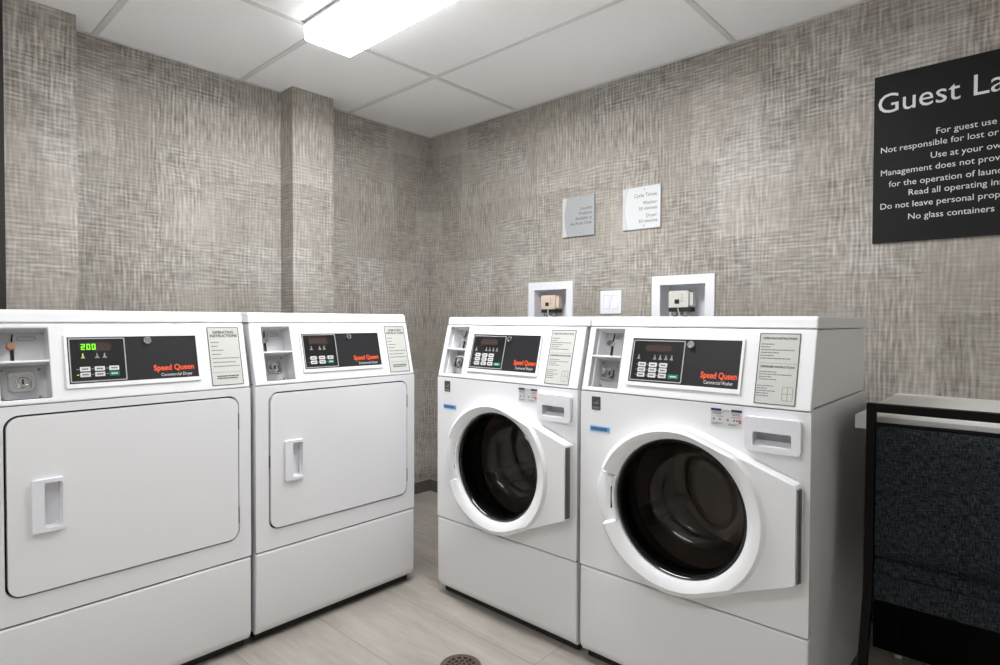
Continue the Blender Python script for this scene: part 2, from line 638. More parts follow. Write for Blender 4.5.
def console(root, dy, dz, lidz, rec, pan, kp, lab, kind):
    f, L = fascia_frame(dy, dz)
    zt = GROOVE + dz
    # shell: sloping face with the coin recess cut in, side cheeks and back
    rx0, rx1, rs0, rs1 = rec
    bm = frame_grid(bmesh.new(), [0.001, rx0, rx1, W - 0.001], [0.002, rs0, rs1, L], 0, 0.022, f)
    for x0, x1 in ((0.010, 0.03), (W - 0.03, W - 0.010)):
        prism(bm, [(0.018, GROOVE + 0.002), (dy + 0.02, zt - 0.001), (0.648, zt - 0.001), (0.648, GROOVE + 0.002)], x0, x1)
    box(bm, 0.03, W - 0.03, 0.63, 0.648, GROOVE + 0.002, zt - 0.001)
    con = link('console', bm, M['white'], root, bevel=0.004, seg=3)
    # lid
    hl = lidz - zt - 0.001
    sl_ = dy / dz
    pr = [(dy + 0.0005, zt + 0.001), (dy + 0.0005 + sl_ * (hl - 0.012), lidz - 0.012)]
    for k in range(1, 6):
        a_ = R(90 * k / 5)
        pr.append((dy + 0.0005 + sl_ * (hl - 0.012) + 0.012 * (1 - math.cos(a_)), lidz - 0.012 + 0.012 * math.sin(a_)))
    pr += [(0.655, lidz), (0.655, zt + 0.001)]
    link('lid', prism(bmesh.new(), pr, 0.001, W - 0.001), M['white'], root, bevel=0.005, seg=3)
    # coin recess: steel liner with a shelf
    bm = bmesh.new()
    q = 0.0012
    loop = [(rx0 + q, rs0 + q), (rx1 - q, rs0 + q), (rx1 - q, rs1 - q), (rx0 + q, rs1 - q)]
    cup(bm, loop, 0.0005, 0.058, f)
    bmesh.ops.recalc_face_normals(bm, faces=bm.faces)
    sh = rs0 + 0.097
    coin = link('coin_box', bm, M['steel'], con, smooth=False)
    link('coin_shelf', bxm(rx0, rx1, 0.0, 0.058, 0, 0.006, f=lambda p: f(p.x, sh + p.z, p.y)), M['plastic'], con, bevel=0.0015)
    cxm = (rx0 + rx1) / 2 - 0.018
    bm = bmesh.new()
    plate(bm, rrect(cxm - 0.004, cxm + 0.004, sh + 0.016, sh + 0.052, 0.0015), [], 0.054, 0.057, f)
    plate(bm, [(cxm - 0.003, sh + 0.060), (cxm + 0.001, sh + 0.060), (cxm + 0.004, rs1 - 0.004), (cxm + 0.001, rs1 - 0.004)], [], 0.054, 0.057, f)
    link('coin_slot', bm, M['gap'], con, smooth=False)
    bm = lathe(bmesh.new(), [(0, 0), (0.009, 0), (0.0105, 0.003), (0.0105, 0.02)], 24, lambda a, b, tt: f(cxm - 0.003 + a, sh + 0.055 + b, 0.038 + tt))
    link('reject_button', bm, M['chrome'], con)
    bm = bmesh.new()
    plate(bm, rrect(rx0 + 0.045, rx1 - 0.018, rs1 - 0.022, rs1 - 0.010, 0.005), [rrect(rx0 + 0.047, rx1 - 0.020, rs1 - 0.020, rs1 - 0.012, 0.004)], 0.055, 0.0575, f)
    link('return_plate', bm, M['outline'], con, smooth=False)
    # lock plate in the lower pocket
    lx0, lx1, lz0, lz1 = rx0 + 0.020, rx1 - 0.030, rs0 + 0.026, rs0 + 0.078
    bm = plm(rrect(lx0, lx1, lz0, lz1, 0.012), [rrect(lx0 + 0.005, lx1 - 0.005, lz0 + 0.005, lz1 - 0.005, 0.009)], 0.032, 0.057, f)
    plate(bm, rrect(lx0 + 0.005, lx1 - 0.005, lz0 + 0.005, lz1 - 0.005, 0.009), [], 0.050, 0.0565, f)
    link('lock_plate', bm, M['chrome'], con, bevel=0.002)
    lcx, lcz = (lx0 + lx1) / 2 + 0.003, (lz0 + lz1) / 2
    bm = lathe(bmesh.new(), [(0, 0.004), (0.0105, 0.004), (0.0125, 0), (0.015, 0), (0.0155, 0.004), (0.0155, 0.02)], 28, lambda a, b, tt: f(lcx + a, lcz + b, 0.030 + tt))
    link('coin_lock', bm, M['chrome'], con)
    link('key_slot', plm(rrect(lcx - 0.002, lcx + 0.002, lcz - 0.007, lcz + 0.007, 0.001), [], 0.0325, 0.035, f), M['gap'], con, smooth=False)
    for sx, sz in ((rx0 + 0.010, rs0 + 0.088), (rx1 - 0.014, rs0 + 0.088), (rx1 - 0.014, rs0 + 0.012), (rx0 + 0.010, rs0 + 0.012)):
        link('screw', lathe(bmesh.new(), [(0, 0), (0.003, 0.0005), (0.0042, 0.003)], 12, lambda a, b, tt: f(sx + a, sz + b, 0.0545 + tt)), M['valve'], con)
    # white raised bezel and dark panel
    px0, px1, ps0, ps1 = pan
    bm = plm(rrect(px0 - 0.007, px1 + 0.007, ps0 - 0.012, ps1 + 0.006, 0.003), [rrect(px0, px1, ps0, ps1, 0)], -0.004, 0.002, f)
    link('bezel', bm, M['white'], con, bevel=0.0025, seg=2)
    link('control_panel', plm(rrect(px0, px1, ps0, ps1, 0), [], -0.002, 0.003, f), M['dark'], con, smooth=False)
    kx0, kx1, ks0, ks1 = kp
    link('keypad', plm(rrect(kx0, kx1, ks0, ks1, 0.003), [], -0.0028, 0.0, f), M['keypad'], con, smooth=False)
    link('keypad_outline', plm(rrect(kx0, kx1, ks0, ks1, 0.003), [rrect(kx0 + 0.0028, kx1 - 0.0028, ks0 + 0.0028, ks1 - 0.0028, 0.002)], -0.0034, 0.0, f), M['outline'], con, smooth=False)

    def mark(name, x0, x1, s0, s1, mt, r=0.0, d=-0.0034, b=0.0):
        return link(name, plm(rrect(x0, x1, s0, s1, r, 3), [], d, d + 0.003, f), mt, con, bevel=b, smooth=b > 0)

    def icon(c, s, k=1.0):
        bm = plm([(c - 0.006 * k, s - 0.007), (c + 0.006 * k, s - 0.007), (c + 0.0016, s + 0.001), (c + 0.0016, s + 0.007), (c - 0.0016, s + 0.007), (c - 0.0016, s + 0.001)], [], -0.0033, -0.001, f)
        link('icon', bm, M['icon'], con, smooth=False)
    if kind == 'dryer':
        mark('display', 0.215, 0.292, 0.138, 0.163, M['lens'])
        for c in (0.2225, 0.2565, 0.2745):
            icon(c, 0.1245)
        cols, rows = (0.2258, 0.2605, 0.2955), (0.0872, 0.0712)
        hw, hh, dh = 0.0122, 0.0062, 0.0
    else:
        mark('display', 0.214, 0.298, 0.1365, 0.157, M['lens'])
        for c in (0.1935, 0.2465, 0.264, 0.2825, 0.3005):
            icon(c, 0.1195)
        cols, rows = (0.2078, 0.2435, 0.2770), (0.0962, 0.0805, 0.0645)
        hw, hh, dh = 0.0125, 0.0065, 0.0
    for i, s in enumerate(rows):
        for j, c in enumerate(cols):
            green = kind == 'dryer' and i == 1 and j == 2
            bt = mark('button', c - hw, c + hw, s - hh, s + hh, M['green'] if green else M['button'], 0.0015, -0.0042, 0.0004)
            if green:
                bt['label'] = 'green start button'
            bm = bmesh.new()
            for q in range(3):
                x = c - 0.0075 + q * 0.0052
                plate(bm, rrect(x, x + 0.0042, s - 0.0018, s + 0.0018, 0), [], -0.0046, -0.004, f)
            link('button_print', bm, M['print_w'] if green else M['print_k'], con, smooth=False)
            mark('button_dash', c - hw - 0.0075, c - hw - 0.0025, s - 0.001, s + 0.001,
                 M['ledy'] if (kind == 'lit' and i == 1 and j == 0) else M['icon'])
    if kind != 'dryer':
        bt = mark('button', 0.312 - 0.016, 0.312 + 0.016, 0.0575, 0.0705, M['green'], 0.002, -0.0042, 0.0004)
        bt['label'] = 'green start button'
        bm = bmesh.new()
        for q in range(4):
            plate(bm, rrect(0.3025 + q * 0.005, 0.3067 + q * 0.005, 0.062, 0.066, 0), [], -0.0046, -0.004, f)
        link('button_print', bm, M['print_w'], con, smooth=False)
    # service lock
    bm = lathe(bmesh.new(), [(0, -0.008), (0.006, -0.008), (0.0068, -0.0095), (0.0095, -0.0095), (0.0108, -0.008), (0.0115, 0.0)], 28,
               lambda a, b, tt: f((0.3866 if kind == 'dryer' else 0.3560) + a, (0.1645 if kind == 'dryer' else 0.1605) + b, tt))
    link('service_lock', bm, M['chrome'], con)
    # brand lettering
    tx0, tx1, tb = (0.3975, 0.5115, 0.0725) if kind == 'dryer' else (0.393, 0.495, 0.0680)
    link('brand_lettering', text_bm('Speed Queen', 0.0245, tx0, tb, -0.0024, f, bold=0.0007, width=tx1 - tx0), M['orange'], con, smooth=False, label='orange lettering')
    if kind == 'dryer':
        link('model_lettering', text_bm('Commercial Dryer', 0.0135, 0.417, 0.0545, -0.0024, f, width=0.0885), M['print_w'], con, smooth=False, label='white lettering')
    else:
        link('model_lettering', text_bm('Commercial Washer', 0.0135, 0.404, 0.0515, -0.0024, f, width=0.0815), M['print_w'], con, smooth=False, label='white lettering')
    # instruction label
    ax0, ax1, as0, as1 = lab
    link('instruction_label', plm(rrect(ax0, ax1, as0, as1, 0.002), [], -0.0008, 0.002, f), M['paper_label'], con, smooth=False)
    bms = [plm(rrect(ax0, ax1, as0, as1, 0.002), [rrect(ax0 + 0.0022, ax1 - 0.0022, as0 + 0.0022, as1 - 0.0022, 0.001)], -0.0012, 0.001, f)]
    mid = (ax0 + ax1) / 2
    rnd = random.Random(5)

    def line(x0, x1, s, h=0.0022):
        x = x0
        while x < x1 - 0.002:
            l = min(rnd.uniform(0.003, 0.010), x1 - x)
            bms2.append(plm(rrect(x, x + l, s, s + h, 0), [], -0.0011, 0.0, f))
            x += l + 0.0013
    bms2 = []
    if kind == 'dryer':
        bms.append(text_bm('OPERATING', 0.0125, mid, as1 - 0.0215, -0.0012, f, 'CENTER', 0.0004))
        bms.append(text_bm('INSTRUCTIONS', 0.0125, mid, as1 - 0.0335, -0.0012, f, 'CENTER', 0.0004))
        for k, l in enumerate((0.024, 0.021, 0.038, 0.030, 0.086, 0.074, 0.084)):
            line(ax0 + 0.009, ax0 + 0.009 + l, as1 - 0.052 - k * 0.0133, 0.003)
        bms2.append(plm(rrect(ax0 + 0.006, ax1 - 0.006, as0 + 0.0425, as0 + 0.0435, 0), [], -0.0011, 0.0, f))
        for s in (0.021, 0.028):
            x = ax0 + 0.018
            while x < ax1 - 0.020:
                l = rnd.uniform(0.004, 0.009)
                bms.append(plm(rrect(x, x + l, as0 + s, as0 + s + 0.004, 0), [], -0.0011, 0.0, f))
                x += l + 0.0012
    else:
        bms.append(text_bm('OPERATING INSTRUCTIONS', 0.0080, mid, as1 - 0.0165, -0.0012, f, 'CENTER', 0.00025, width=0.084))
        for k, l in enumerate((0.032, 0.026, 0.082, 0.046, 0.034, 0.074)):
            line(ax0 + 0.006, ax0 + 0.006 + l, as1 - 0.031 - k * 0.0076, 0.0027)
        bms2.append(plm(rrect(ax0 + 0.004, ax1 - 0.004, as1 - 0.081, as1 - 0.0802, 0), [], -0.0011, 0.0, f))
        bms.append(text_bm('DISPENSER INSTRUCTIONS', 0.0080, mid, as1 - 0.0925, -0.0012, f, 'CENTER', 0.00025, width=0.084))
        for k, l in enumerate((0.044, 0.080, 0.030, 0.046)):
            line(ax0 + 0.007, ax0 + 0.007 + l, as1 - 0.105 - k * 0.0066, 0.0025)
        for k, l in enumerate((0.042, 0.026, 0.046, 0.030, 0.034)):
            line(ax0 + 0.004, ax0 + 0.004 + l, as1 - 0.142 - k * 0.0066, 0.0025)
        gx, gs = ax1 - 0.034, as0 + 0.012
        bms2.append(plm(rrect(gx, gx + 0.026, gs, gs + 0.036, 0.003), [rrect(gx + 0.001, gx + 0.025, gs + 0.001, gs + 0.035, 0.002)], -0.0011, 0, f))
        bms2.append(plm(rrect(gx + 0.0125, gx + 0.0135, gs, gs + 0.036, 0), [], -0.0011, 0, f))
        bms2.append(plm(rrect(gx, gx + 0.026, gs + 0.0175, gs + 0.0185, 0), [], -0.0011, 0, f))
    link('label_heading', join(bms), M['print_k'], con, smooth=False)
    link('label_text', join(bms2), M['print_l'], con, smooth=False)
    return con, f


def body(root, holes_front, top=GROOVE, washer=False):
    """cabinet shell with its front panel, and the toe panel below"""
    bm = plm(rrect(0.0, W, TOE + 0.0015, top - 0.0015, 0.004, 3), holes_front, 0, 0.018)
    # sides, back, top and bottom behind the front panel
    ys = 0.27
    for x0, x1, x2 in ((0.003, 0.006, 0.02), (W - 0.003, W - 0.006, W - 0.02)):
        box(bm, min(x0, x2), max(x0, x2), 0.012, ys, 0.034, top)
        box(bm, min(x1, x2), max(x1, x2), ys + 0.003, 0.655, 0.034, top)
        box(bm, min(x1, x2) + 0.003, max(x1, x2) - 0.003, ys - 0.01, ys + 0.01, 0.036, top - 0.002)
    box(bm, 0.02, W - 0.02, 0.635, 0.655, 0.034, top)
    box(bm, 0.02, W - 0.02, 0.018, 0.62, top - 0.012, top - 0.001)
    box(bm, 0.02, W - 0.02, 0.02, 0.62, 0.034, 0.044)
    link('cabinet', bm, M['white'], root, bevel=0.005, seg=3)
    # toe panel with its lip leaning back at the bottom
    bm = prism(bmesh.new(), [(0.0, TOE - 0.0035), (0.0, 0.062), (0.004, 0.045), (0.018, 0.030), (0.03, 0.030), (0.03, TOE - 0.0035)], 0.0, W)
    toe = link('toe_panel', bm, M['white'], root, bevel=0.007, seg=3)
    for sx in (0.075, W - 0.075):
        link('screw', lathe(bmesh.new(), [(0, -0.0015), (0.004, -0.001), (0.0055, 0.0025)], 14, lambda a, b, tt: Vector((sx + a, tt + 0.0045, 0.052 + b))), M['valve'], toe)
    # dark strips painted in for the shade inside the seams
    link('seam_shade', bxm(0.004, W - 0.004, 0.008, 0.016, TOE - 0.006, TOE + 0.004), M['gap'], root, smooth=False)
    link('seam_shade', bxm(0.010, W - 0.010, 0.010, 0.02, GROOVE - 0.004, GROOVE + 0.0045), M['gap'], root, smooth=False)
    link('underside_shade', bxm(0.012, W - 0.012, 0.034, 0.60, 0.004, 0.036), M['gap'], root, smooth=False)  # black box added for the dark gap of shade under the machine
    for x in (0.06, W - 0.06):
        for y in (0.16, 0.58):
            link('foot', lathe(bmesh.new(), [(0, 0), (0.022, 0), (0.024, 0.006), (0.012, 0.010), (0.010, 0.034), (0, 0.034)], 18, lambda a, b, tt: Vector((x + a, y + b, tt))), M['gap'], root)


# ------------------------------------------------------------------ dryers
def make_dryer(label):
    root = thing('tumble_dryer', label, 'dryer', (XD, -1.6131, 0), R(90), 'coin-operated dryers along the left wall')
    dx0, dx1, dz0, dz1 = 0.051, 0.639, 0.387, 0.852
    g = 0.0055
    body(root, [rrect(dx0 - g, dx1 + g, dz0 - g, dz1 + g, 0.034, 8)])
    link('door_gasket', plm(rrect(dx0 - 0.02, dx1 + 0.02, dz0 - 0.02, dz1 + 0.02, 0.03, 6), [], 0.0185, 0.022), M['gap'], root, smooth=False)
    hx0, hx1, hz0, hz1 = 0.100, 0.169, 0.544, 0.684
    door = link('door', plm(rrect(dx0, dx1, dz0, dz1, 0.030, 8), [rrect(hx0 + 0.006, hx1 - 0.006, hz0 + 0.006, hz1 - 0.006, 0.004, 3)], -0.005, 0.014), M['white'], root, bevel=0.004, seg=3)
    bm = plm(rrect(hx0, hx1, hz0, hz1, 0.006, 4), [rrect(hx0 + 0.027, hx1 - 0.004, hz0 + 0.010, hz1 - 0.010, 0.006, 4)], -0.014, -0.0045)
    bmesh.ops.recalc_face_normals(bm, faces=bm.faces)
    cup(bm, rrect(hx0 + 0.027, hx1 - 0.004, hz0 + 0.010, hz1 - 0.010, 0.006, 4), -0.0055, 0.0125, shrink=0.93)
    # raised grip along the left of the handle
    link('handle', bm, M['plastic'], door, bevel=0.003, seg=3)
    for z in (0.462, 0.772):
        link('hinge', bxm(dx1 + 0.0012, dx1 + 0.0042, -0.005, 0.012, z - 0.027, z + 0.027), M['hinge'], root, bevel=0.001)
    link('latch', bxm(dx0 - 0.0045, dx0 - 0.001, 0.002, 0.014, 0.60, 0.64), M['gap'], root, smooth=False)
    con, f = console(root, 0.0535, 0.213, 1.1315, (0.044, 0.148, 0.016, 0.206), (0.188, 0.524, 0.047, 0.1785), (0.191, 0.327, 0.051, 0.1755), (0.562, 0.663, 0.0125, 0.2055), 'dryer')
    return root, con, f


dry2, con2, ff = make_dryer('white dryer with a blank display, in the corner next to the washers')
dry1 = copy_tree(dry2)
dry1.location = (XD, -2.3131, 0)
dry1['label'] = 'white dryer showing green digits, at the left edge of the photo'
# the left dryer's display is lit: 2 0 0 in green segments
con1 = [c for c in kids(dry1) if c.name.startswith('console')][0]
SEG = {'2': 'abged', '0': 'abcdef'}
bm = bmesh.new()
for k, ch in enumerate('200'):
    x0 = 0.2195 + k * 0.0128
    x1, s0, s1 = x0 + 0.0090, 0.1420, 0.1585
    sm, tk = (s0 + s1) / 2, 0.0026
    segs = {'a': (x0, x1, s1 - tk, s1), 'd': (x0, x1, s0, s0 + tk), 'g': (x0, x1, sm - tk / 2, sm + tk / 2),
            'f': (x0, x0 + tk, sm + 0.0004, s1), 'b': (x1 - tk, x1, sm + 0.0004, s1), 'e': (x0, x0 + tk, s0, sm - 0.0004), 'c': (x1 - tk, x1, s0, sm - 0.0004)}
    for q in SEG[ch]:
        plate(bm, rrect(*segs[q], 0), [], -0.0042, -0.0036, ff)
rb = [c for c in kids(con1) if c.name.startswith('reject_button')][0]
rb.data = rb.data.copy()
rb.data.materials[0] = M['copper']
rb['label'] = 'copper-coloured disc'
link('digits', bm, M['digits'], con1, smooth=False, label='green lit digits')
bm = plm(rrect(0.2215, 0.2235, 0.119, 0.1315, 0), [], -0.0042, -0.0034, ff)
plate(bm, rrect(0.2058, 0.2108, 0.0702, 0.0722, 0), [], -0.0042, -0.0034, ff)
link('indicator_light', bm, M['ledy'], con1, smooth=False, label='small lit yellow indicators')


# ------------------------------------------------------------------ washers
def washer_door(root):
    cx, cz = 0.336, 0.5715           # centre of the round part
    gx, gz, gr = 0.347, 0.577, 0.192
    Rr = 0.2375
    poly = [(0.662, 0.440), (0.662, 0.695)]

    def outline(a):
        """hull of the round part and the hinge-side wing, as a radius from the glass centre"""
        best = None
        d = Vector((math.cos(a), math.sin(a)))
        pts = HULL
        o = Vector((gx, gz))
        for i in range(len(pts)):
            p, q = Vector(pts[i]), Vector(pts[(i + 1) % len(pts)])
            e = q - p
            den = d.x * e.y - d.y * e.x
            if abs(den) < 1e-12:
                continue
            w_ = p - o
            tt = (w_.x * e.y - w_.y * e.x) / den
            k = (w_.x * d.y - w_.y * d.x) / den
            if tt > 0 and -1e-9 <= k <= 1 + 1e-9:
                best = tt if best is None else max(best, tt)
        return best
    ring = [(cx + (Rr * 1.05 if math.cos(b) < 0 else Rr) * math.cos(b), cz + Rr * math.sin(b)) for b in [2 * math.pi * i / 160 for i in range(160)]]
    allp = ring + [(0.661, 0.452), (0.666, 0.457), (0.666, 0.697), (0.661, 0.704)]
    # convex hull
    P = sorted(set((round(a, 6), round(b, 6)) for a, b in allp))

    def half(pp):
        h = []
        for p in pp:
            while len(h) >= 2 and (h[-1][0] - h[-2][0]) * (p[1] - h[-2][1]) - (h[-1][1] - h[-2][1]) * (p[0] - h[-2][0]) <= 0:
                h.pop()
            h.append(p)
        return h
    lo, hi = half(P), half(P[::-1])
    HULL = lo[:-1] + hi[:-1]
    n0 = math.pi - 0.31
    n1 = math.pi + 0.375
    ang = [2 * math.pi * i / 180 for i in range(180)]
    for a in (n0, n0 + 0.055, n1):
        ang += [a - 0.010, a + 0.010]
    ang += [n0 + 0.03]
    for p in ((0.666, 0.457), (0.666, 0.697), (0.661, 0.452), (0.661, 0.704)):
        ang.append(math.atan2(p[1] - gz, p[0] - gx) % (2 * math.pi))
    ang = sorted(set(round(a, 5) for a in ang))
    bm = bmesh.new()
    rows = []
    for a in ang:
        ro = outline(a)
        notch = n0 < a < n1
        d = (math.cos(a), math.sin(a))
        rc = min(ro, 0.2475 - 0.004 * math.cos(a))        # round crease of the ring
        if notch:
            kk = (a - n0) / (n1 - n0)
            ro = ro + 0.018 * math.sin(math.pi * kk) ** 0.7
            dd = -0.004 if a < n0 + 0.055 else -0.019
            prof = [(ro, 0.0), (ro - 0.001, dd * 0.5), (ro - 0.004, dd * 0.85), (ro - 0.010, dd), (0.232, dd - 0.001), (0.214, dd - 0.002), (0.210, dd - 0.003), (0.2075, -0.036), (0.2045, -0.041), (0.198, -0.039), (0.194, -0.016), (0.194, 0.004)]
        else:
            wing = min(1.0, max(0.0, (ro - rc - 0.004) / 0.02))      # how far the wing reaches past the round ring
            wd = -0.040 - 0.003 * (1 - wing)
            prof = [(ro, 0.0), (ro, wd + 0.010), (ro - 0.0015, wd + 0.004), (ro - 0.005, wd), (max(rc + 0.0, min(rc + 0.002, ro - 0.006)), wd), (min(rc - 0.003, ro - 0.009), -0.0455), (min(rc - 0.008, ro - 0.014), -0.0495), (0.214, -0.0455), (0.2045, -0.040), (0.1975, -0.035), (0.194, -0.016), (0.194, 0.004)]
        rows.append([bm.verts.new((gx + r * d[0], tt, gz + r * d[1])) for r, tt in prof])
    n = len(rows)
    for i in range(n):
        p, q = rows[i], rows[(i + 1) % n]
        for k in range(len(p) - 1):
            bm.faces.new((p[k], q[k], q[k + 1], p[k + 1]))
    door = link('door', bm, M['white'], root, ang=32)
    G = lambda a, b, tt: Vector((gx + a, tt, gz + b))
    # dark rim and bowl glass
    link('glass_rim', lathe(bmesh.new(), [(0.1945, -0.017), (0.1935, -0.029), (0.190, -0.032), (0.1865, -0.028), (0.183, -0.008), (0.183, 0.03)], 96, G), M['blackgloss'], door)
    prof = [(0.1868, -0.024), (0.182, -0.008), (0.176, 0.020), (0.172, 0.040), (0.166, 0.060), (0.160, 0.075), (0.153, 0.088), (0.146, 0.098), (0.136, 0.105)]
    prof += [(0.128 - 0.004 * i, 0.110 + 0.011 * (1 - ((0.128 - 0.004 * i) / 0.128) ** 2)) for i in range(32)] + [(0, 0.121)]
    bm = lathe(bmesh.new(), prof, 96, G)

    def step(e, w_):
        return 1 / (1 + math.exp(max(-40, min(40, e / w_))))
    for v in bm.verts:
        x, z = v.co.x - gx, v.co.z - gz
        rr = math.hypot(x, z)
        if rr < 0.150:
            # tilted lobe with raised rim and arc ridge, shaped to draw swirling reflections
            fade = min(1, (0.150 - rr) / 0.025)
            ex = (x - 0.038 - 0.25 * (0.045 - z)) / 0.066
            ez = (z - 0.030) / 0.092
            e = math.hypot(ex, ez) - 1
            v.co.y -= fade * (0.026 * step(e, 0.09) + 0.006 * math.exp(-(e / 0.07) ** 2))
            q = math.hypot((x - 0.012) / 0.118, (z - 0.004) / 0.112) - 1
            if z < 0.02 or x < -0.04:
                v.co.y -= fade * 0.005 * math.exp(-(q / 0.05) ** 2) * min(1, max(0, (0.075 - z) / 0.05))
    gl = link('glass', bm, M['glass'], door, ang=80)
    if sum(p.normal.y for p in gl.data.polygons) > 0:
        gl.data.flip_normals()
    link('latch', bxm(0.1345, 0.1375, -0.034, -0.022, 0.535, 0.60), M['gap'], door, smooth=False)
    # piano hinge along the right edge
    bm = bmesh.new()
    box(bm, 0.6650, 0.6690, -0.040, -0.018, 0.462, 0.694)
    for i in range(15):
        lathe(bm, [(0, 0), (0.0042, 0), (0.0042, 0.0142), (0, 0.0142)], 10, lambda a, b, tt: Vector((0.6685 + a, -0.029 + b, 0.463 + i * 0.0154 + tt)))
    link('hinge', bm, M['hinge'], door, smooth=True)
    return (gx, gz)


def make_washer(label):
    root = thing('front_load_washer', label, 'washer', (1.1287, YW, 0), 0, 'coin-operated front-load washers along the right wall')
    gx, gz = 0.347, 0.577
    dx0, dx1, dz0, dz1 = 0.526, 0.664, 0.771, 0.859
    hole = rrect(dx0 + 0.012, dx1 - 0.012, dz0 + 0.010, dz1 - 0.010, 0.006, 3)
    body(root, [circ(gx, gz, 0.199, 72), hole], washer=True)
    washer_door(root)
    # tub gasket and drum
    G = lambda a, b, tt: Vector((gx + a, tt, gz + b))
    link('door_boot', lathe(bmesh.new(), [(0.199, 0.018), (0.186, 0.03), (0.192, 0.06), (0.200, 0.09), (0.215, 0.10)], 72, G), M['gasket'], root)
    bm = lathe(bmesh.new(), [(0.205, 0.105), (0.225, 0.115), (0.245, 0.13), (0.25, 0.15), (0.25, 0.42), (0.235, 0.44), (0.12, 0.45), (0.06, 0.43), (0, 0.43)], 72, G)
    for k in range(3):
        a = R(90 + 120 * k)
        e = Vector((math.cos(a), 0, math.sin(a)))
        s = Vector((-math.sin(a), 0, math.cos(a)))
        c0 = Vector((gx, 0, gz))
        pts = [c0 + e * 0.249 + s * 0.035, c0 + e * 0.195 + s * 0.012, c0 + e * 0.195 - s * 0.012, c0 + e * 0.249 - s * 0.035]
        A = [bm.verts.new(p + Vector((0, 0.16, 0))) for p in pts]
        B = [bm.verts.new(p + Vector((0, 0.41, 0))) for p in pts]
        for i in range(3):
            bm.faces.new((A[i], A[i + 1], B[i + 1], B[i]))
        bm.faces.new(A)
        bm.faces.new(B)
    link('drum', bm, M['drum'], root, ang=40)
    # detergent drawer
    sl = rrect(dx0 + 0.022, dx1 - 0.022, dz0 + 0.014, dz0 + 0.050, 0.004, 4)
    # softly bowed outline
    out = []
    for a, b in rrect(dx0, dx1, dz0, dz1, 0.010, 5):
        k = (a - (dx0 + dx1) / 2) / ((dx1 - dx0) / 2)
        out.append((a, b - (0.004 * (1 - k * k) if b < (dz0 + dz1) / 2 else 0)))
    bm = plm(out, [sl], -0.016, -0.0005)
    bmesh.ops.recalc_face_normals(bm, faces=bm.faces)
    dr = link('detergent_drawer', bm, M['plastic'], root, bevel=0.005, seg=4)
    bm = bmesh.new()
    cup(bm, rrect(dx0 + 0.022, dx1 - 0.022, dz0 + 0.014, dz0 + 0.050, 0.004, 4), -0.003, 0.040)
    # sloping lit sill of the grip
    prism(bm, [(-0.013, dz0 + 0.015), (0.012, dz0 + 0.026), (0.012, dz0 + 0.0145), (-0.012, dz0 + 0.0145)], dx0 + 0.0225, dx1 - 0.0225)
    link('drawer_grip', bm, M['plastic'], dr, smooth=False)
    # stickers on the front panel
    D = -0.0008
    st = link('efficiency_sticker', plm(rrect(0.042, 0.0745, 0.824, 0.866, 0.001), [], D, 0.001), M['print_k'], root, smooth=False, label='small dark square sticker')
    bm = plm([(0.044, 0.845), (0.057, 0.8480), (0.072, 0.8570), (0.064, 0.8475), (0.073, 0.8455), (0.061, 0.8425)], [], D - 0.0004, 0)
    plate(bm, rrect(0.045, 0.0715, 0.8275, 0.8345, 0), [], D - 0.0004, 0)
    link('sticker_mark', bm, M['print_l'], st, smooth=False)
    st = link('blue_sticker', plm(rrect(0.034, 0.112, 0.753, 0.775, 0.002), [], D, 0.001), M['paleblue'], root, smooth=False, label='narrow blue sticker')
    bm = plm(rrect(0.038, 0.108, 0.757, 0.772, 0.001), [], D - 0.0003, 0)
    link('sticker_band', bm, M['blue'], st, smooth=False)
    bm = bmesh.new()
    rnd = random.Random(3)
    x = 0.040
    while x < 0.100:
        l = rnd.uniform(0.003, 0.006)
        plate(bm, rrect(x, x + l, 0.760, 0.769, 0), [], D - 0.0006, 0)
        x += l + 0.0012
    link('sticker_print', bm, M['navyprint'], st, smooth=False)
    st = link('notice_sticker', plm(rrect(0.431, 0.515, 0.820, 0.869, 0.001), [], D, 0.001), M['signwhite'], root, smooth=False, label='white notice sticker with navy headings')
    for x0, x1 in ((0.431, 0.460), (0.487, 0.515)):
        link('notice_heading', plm(rrect(x0, x1, 0.8625, 0.869, 0), [], D - 0.0004, 0), M['navy'], st, smooth=False)
    bm = bmesh.new()
    for r_, (x0, x1) in enumerate(((0.434, 0.464), (0.436, 0.460), (0.463, 0.482), (0.487, 0.510), (0.490, 0.512))):
        s = (0.858, 0.854, 0.863, 0.8575, 0.8535)[r_]
        plate(bm, rrect(x0, x1, s, s + 0.0016, 0), [], D - 0.0004, 0)
    for x in (0.437, 0.4535, 0.475, 0.492, 0.500):
        plate(bm, rrect(x, x + 0.0055, 0.8375, 0.8425, 0.0015, 2), [], D - 0.0004, 0)
    for x0, x1, s in ((0.433, 0.464, 0.829), (0.433, 0.455, 0.826), (0.478, 0.508, 0.829), (0.478, 0.500, 0.826)):
        plate(bm, rrect(x0, x1, s, s + 0.0012, 0), [], D - 0.0004, 0)
    link('notice_print', bm, M['print_l'], st, smooth=False)
    bm = plm(rrect(0.448, 0.464, 0.8475, 0.8492, 0), [], D - 0.0004, 0)
    plate(bm, rrect(0.487, 0.512, 0.8475, 0.8492, 0), [], D - 0.0004, 0)
    plate(bm, rrect(0.5065, 0.5135, 0.833, 0.843, 0.001, 2), [], D - 0.0004, 0)
    link('notice_mark', bm, M['red'], st, smooth=False)
    console(root, 0.0525, 0.205, 1.1205, (0.024, 0.131, 0.0155, 0.2055), (0.167, 0.500, 0.042, 0.1765), (0.171, 0.338, 0.0465, 0.1715), (0.5435, 0.645, 0.0105, 0.1995), 'washer')
    return root


w1 = make_washer('white front-load washer nearest the corner, right of the two dryers')
w2 = copy_tree(w1)
w1.location = (1.1247, YW, 0)
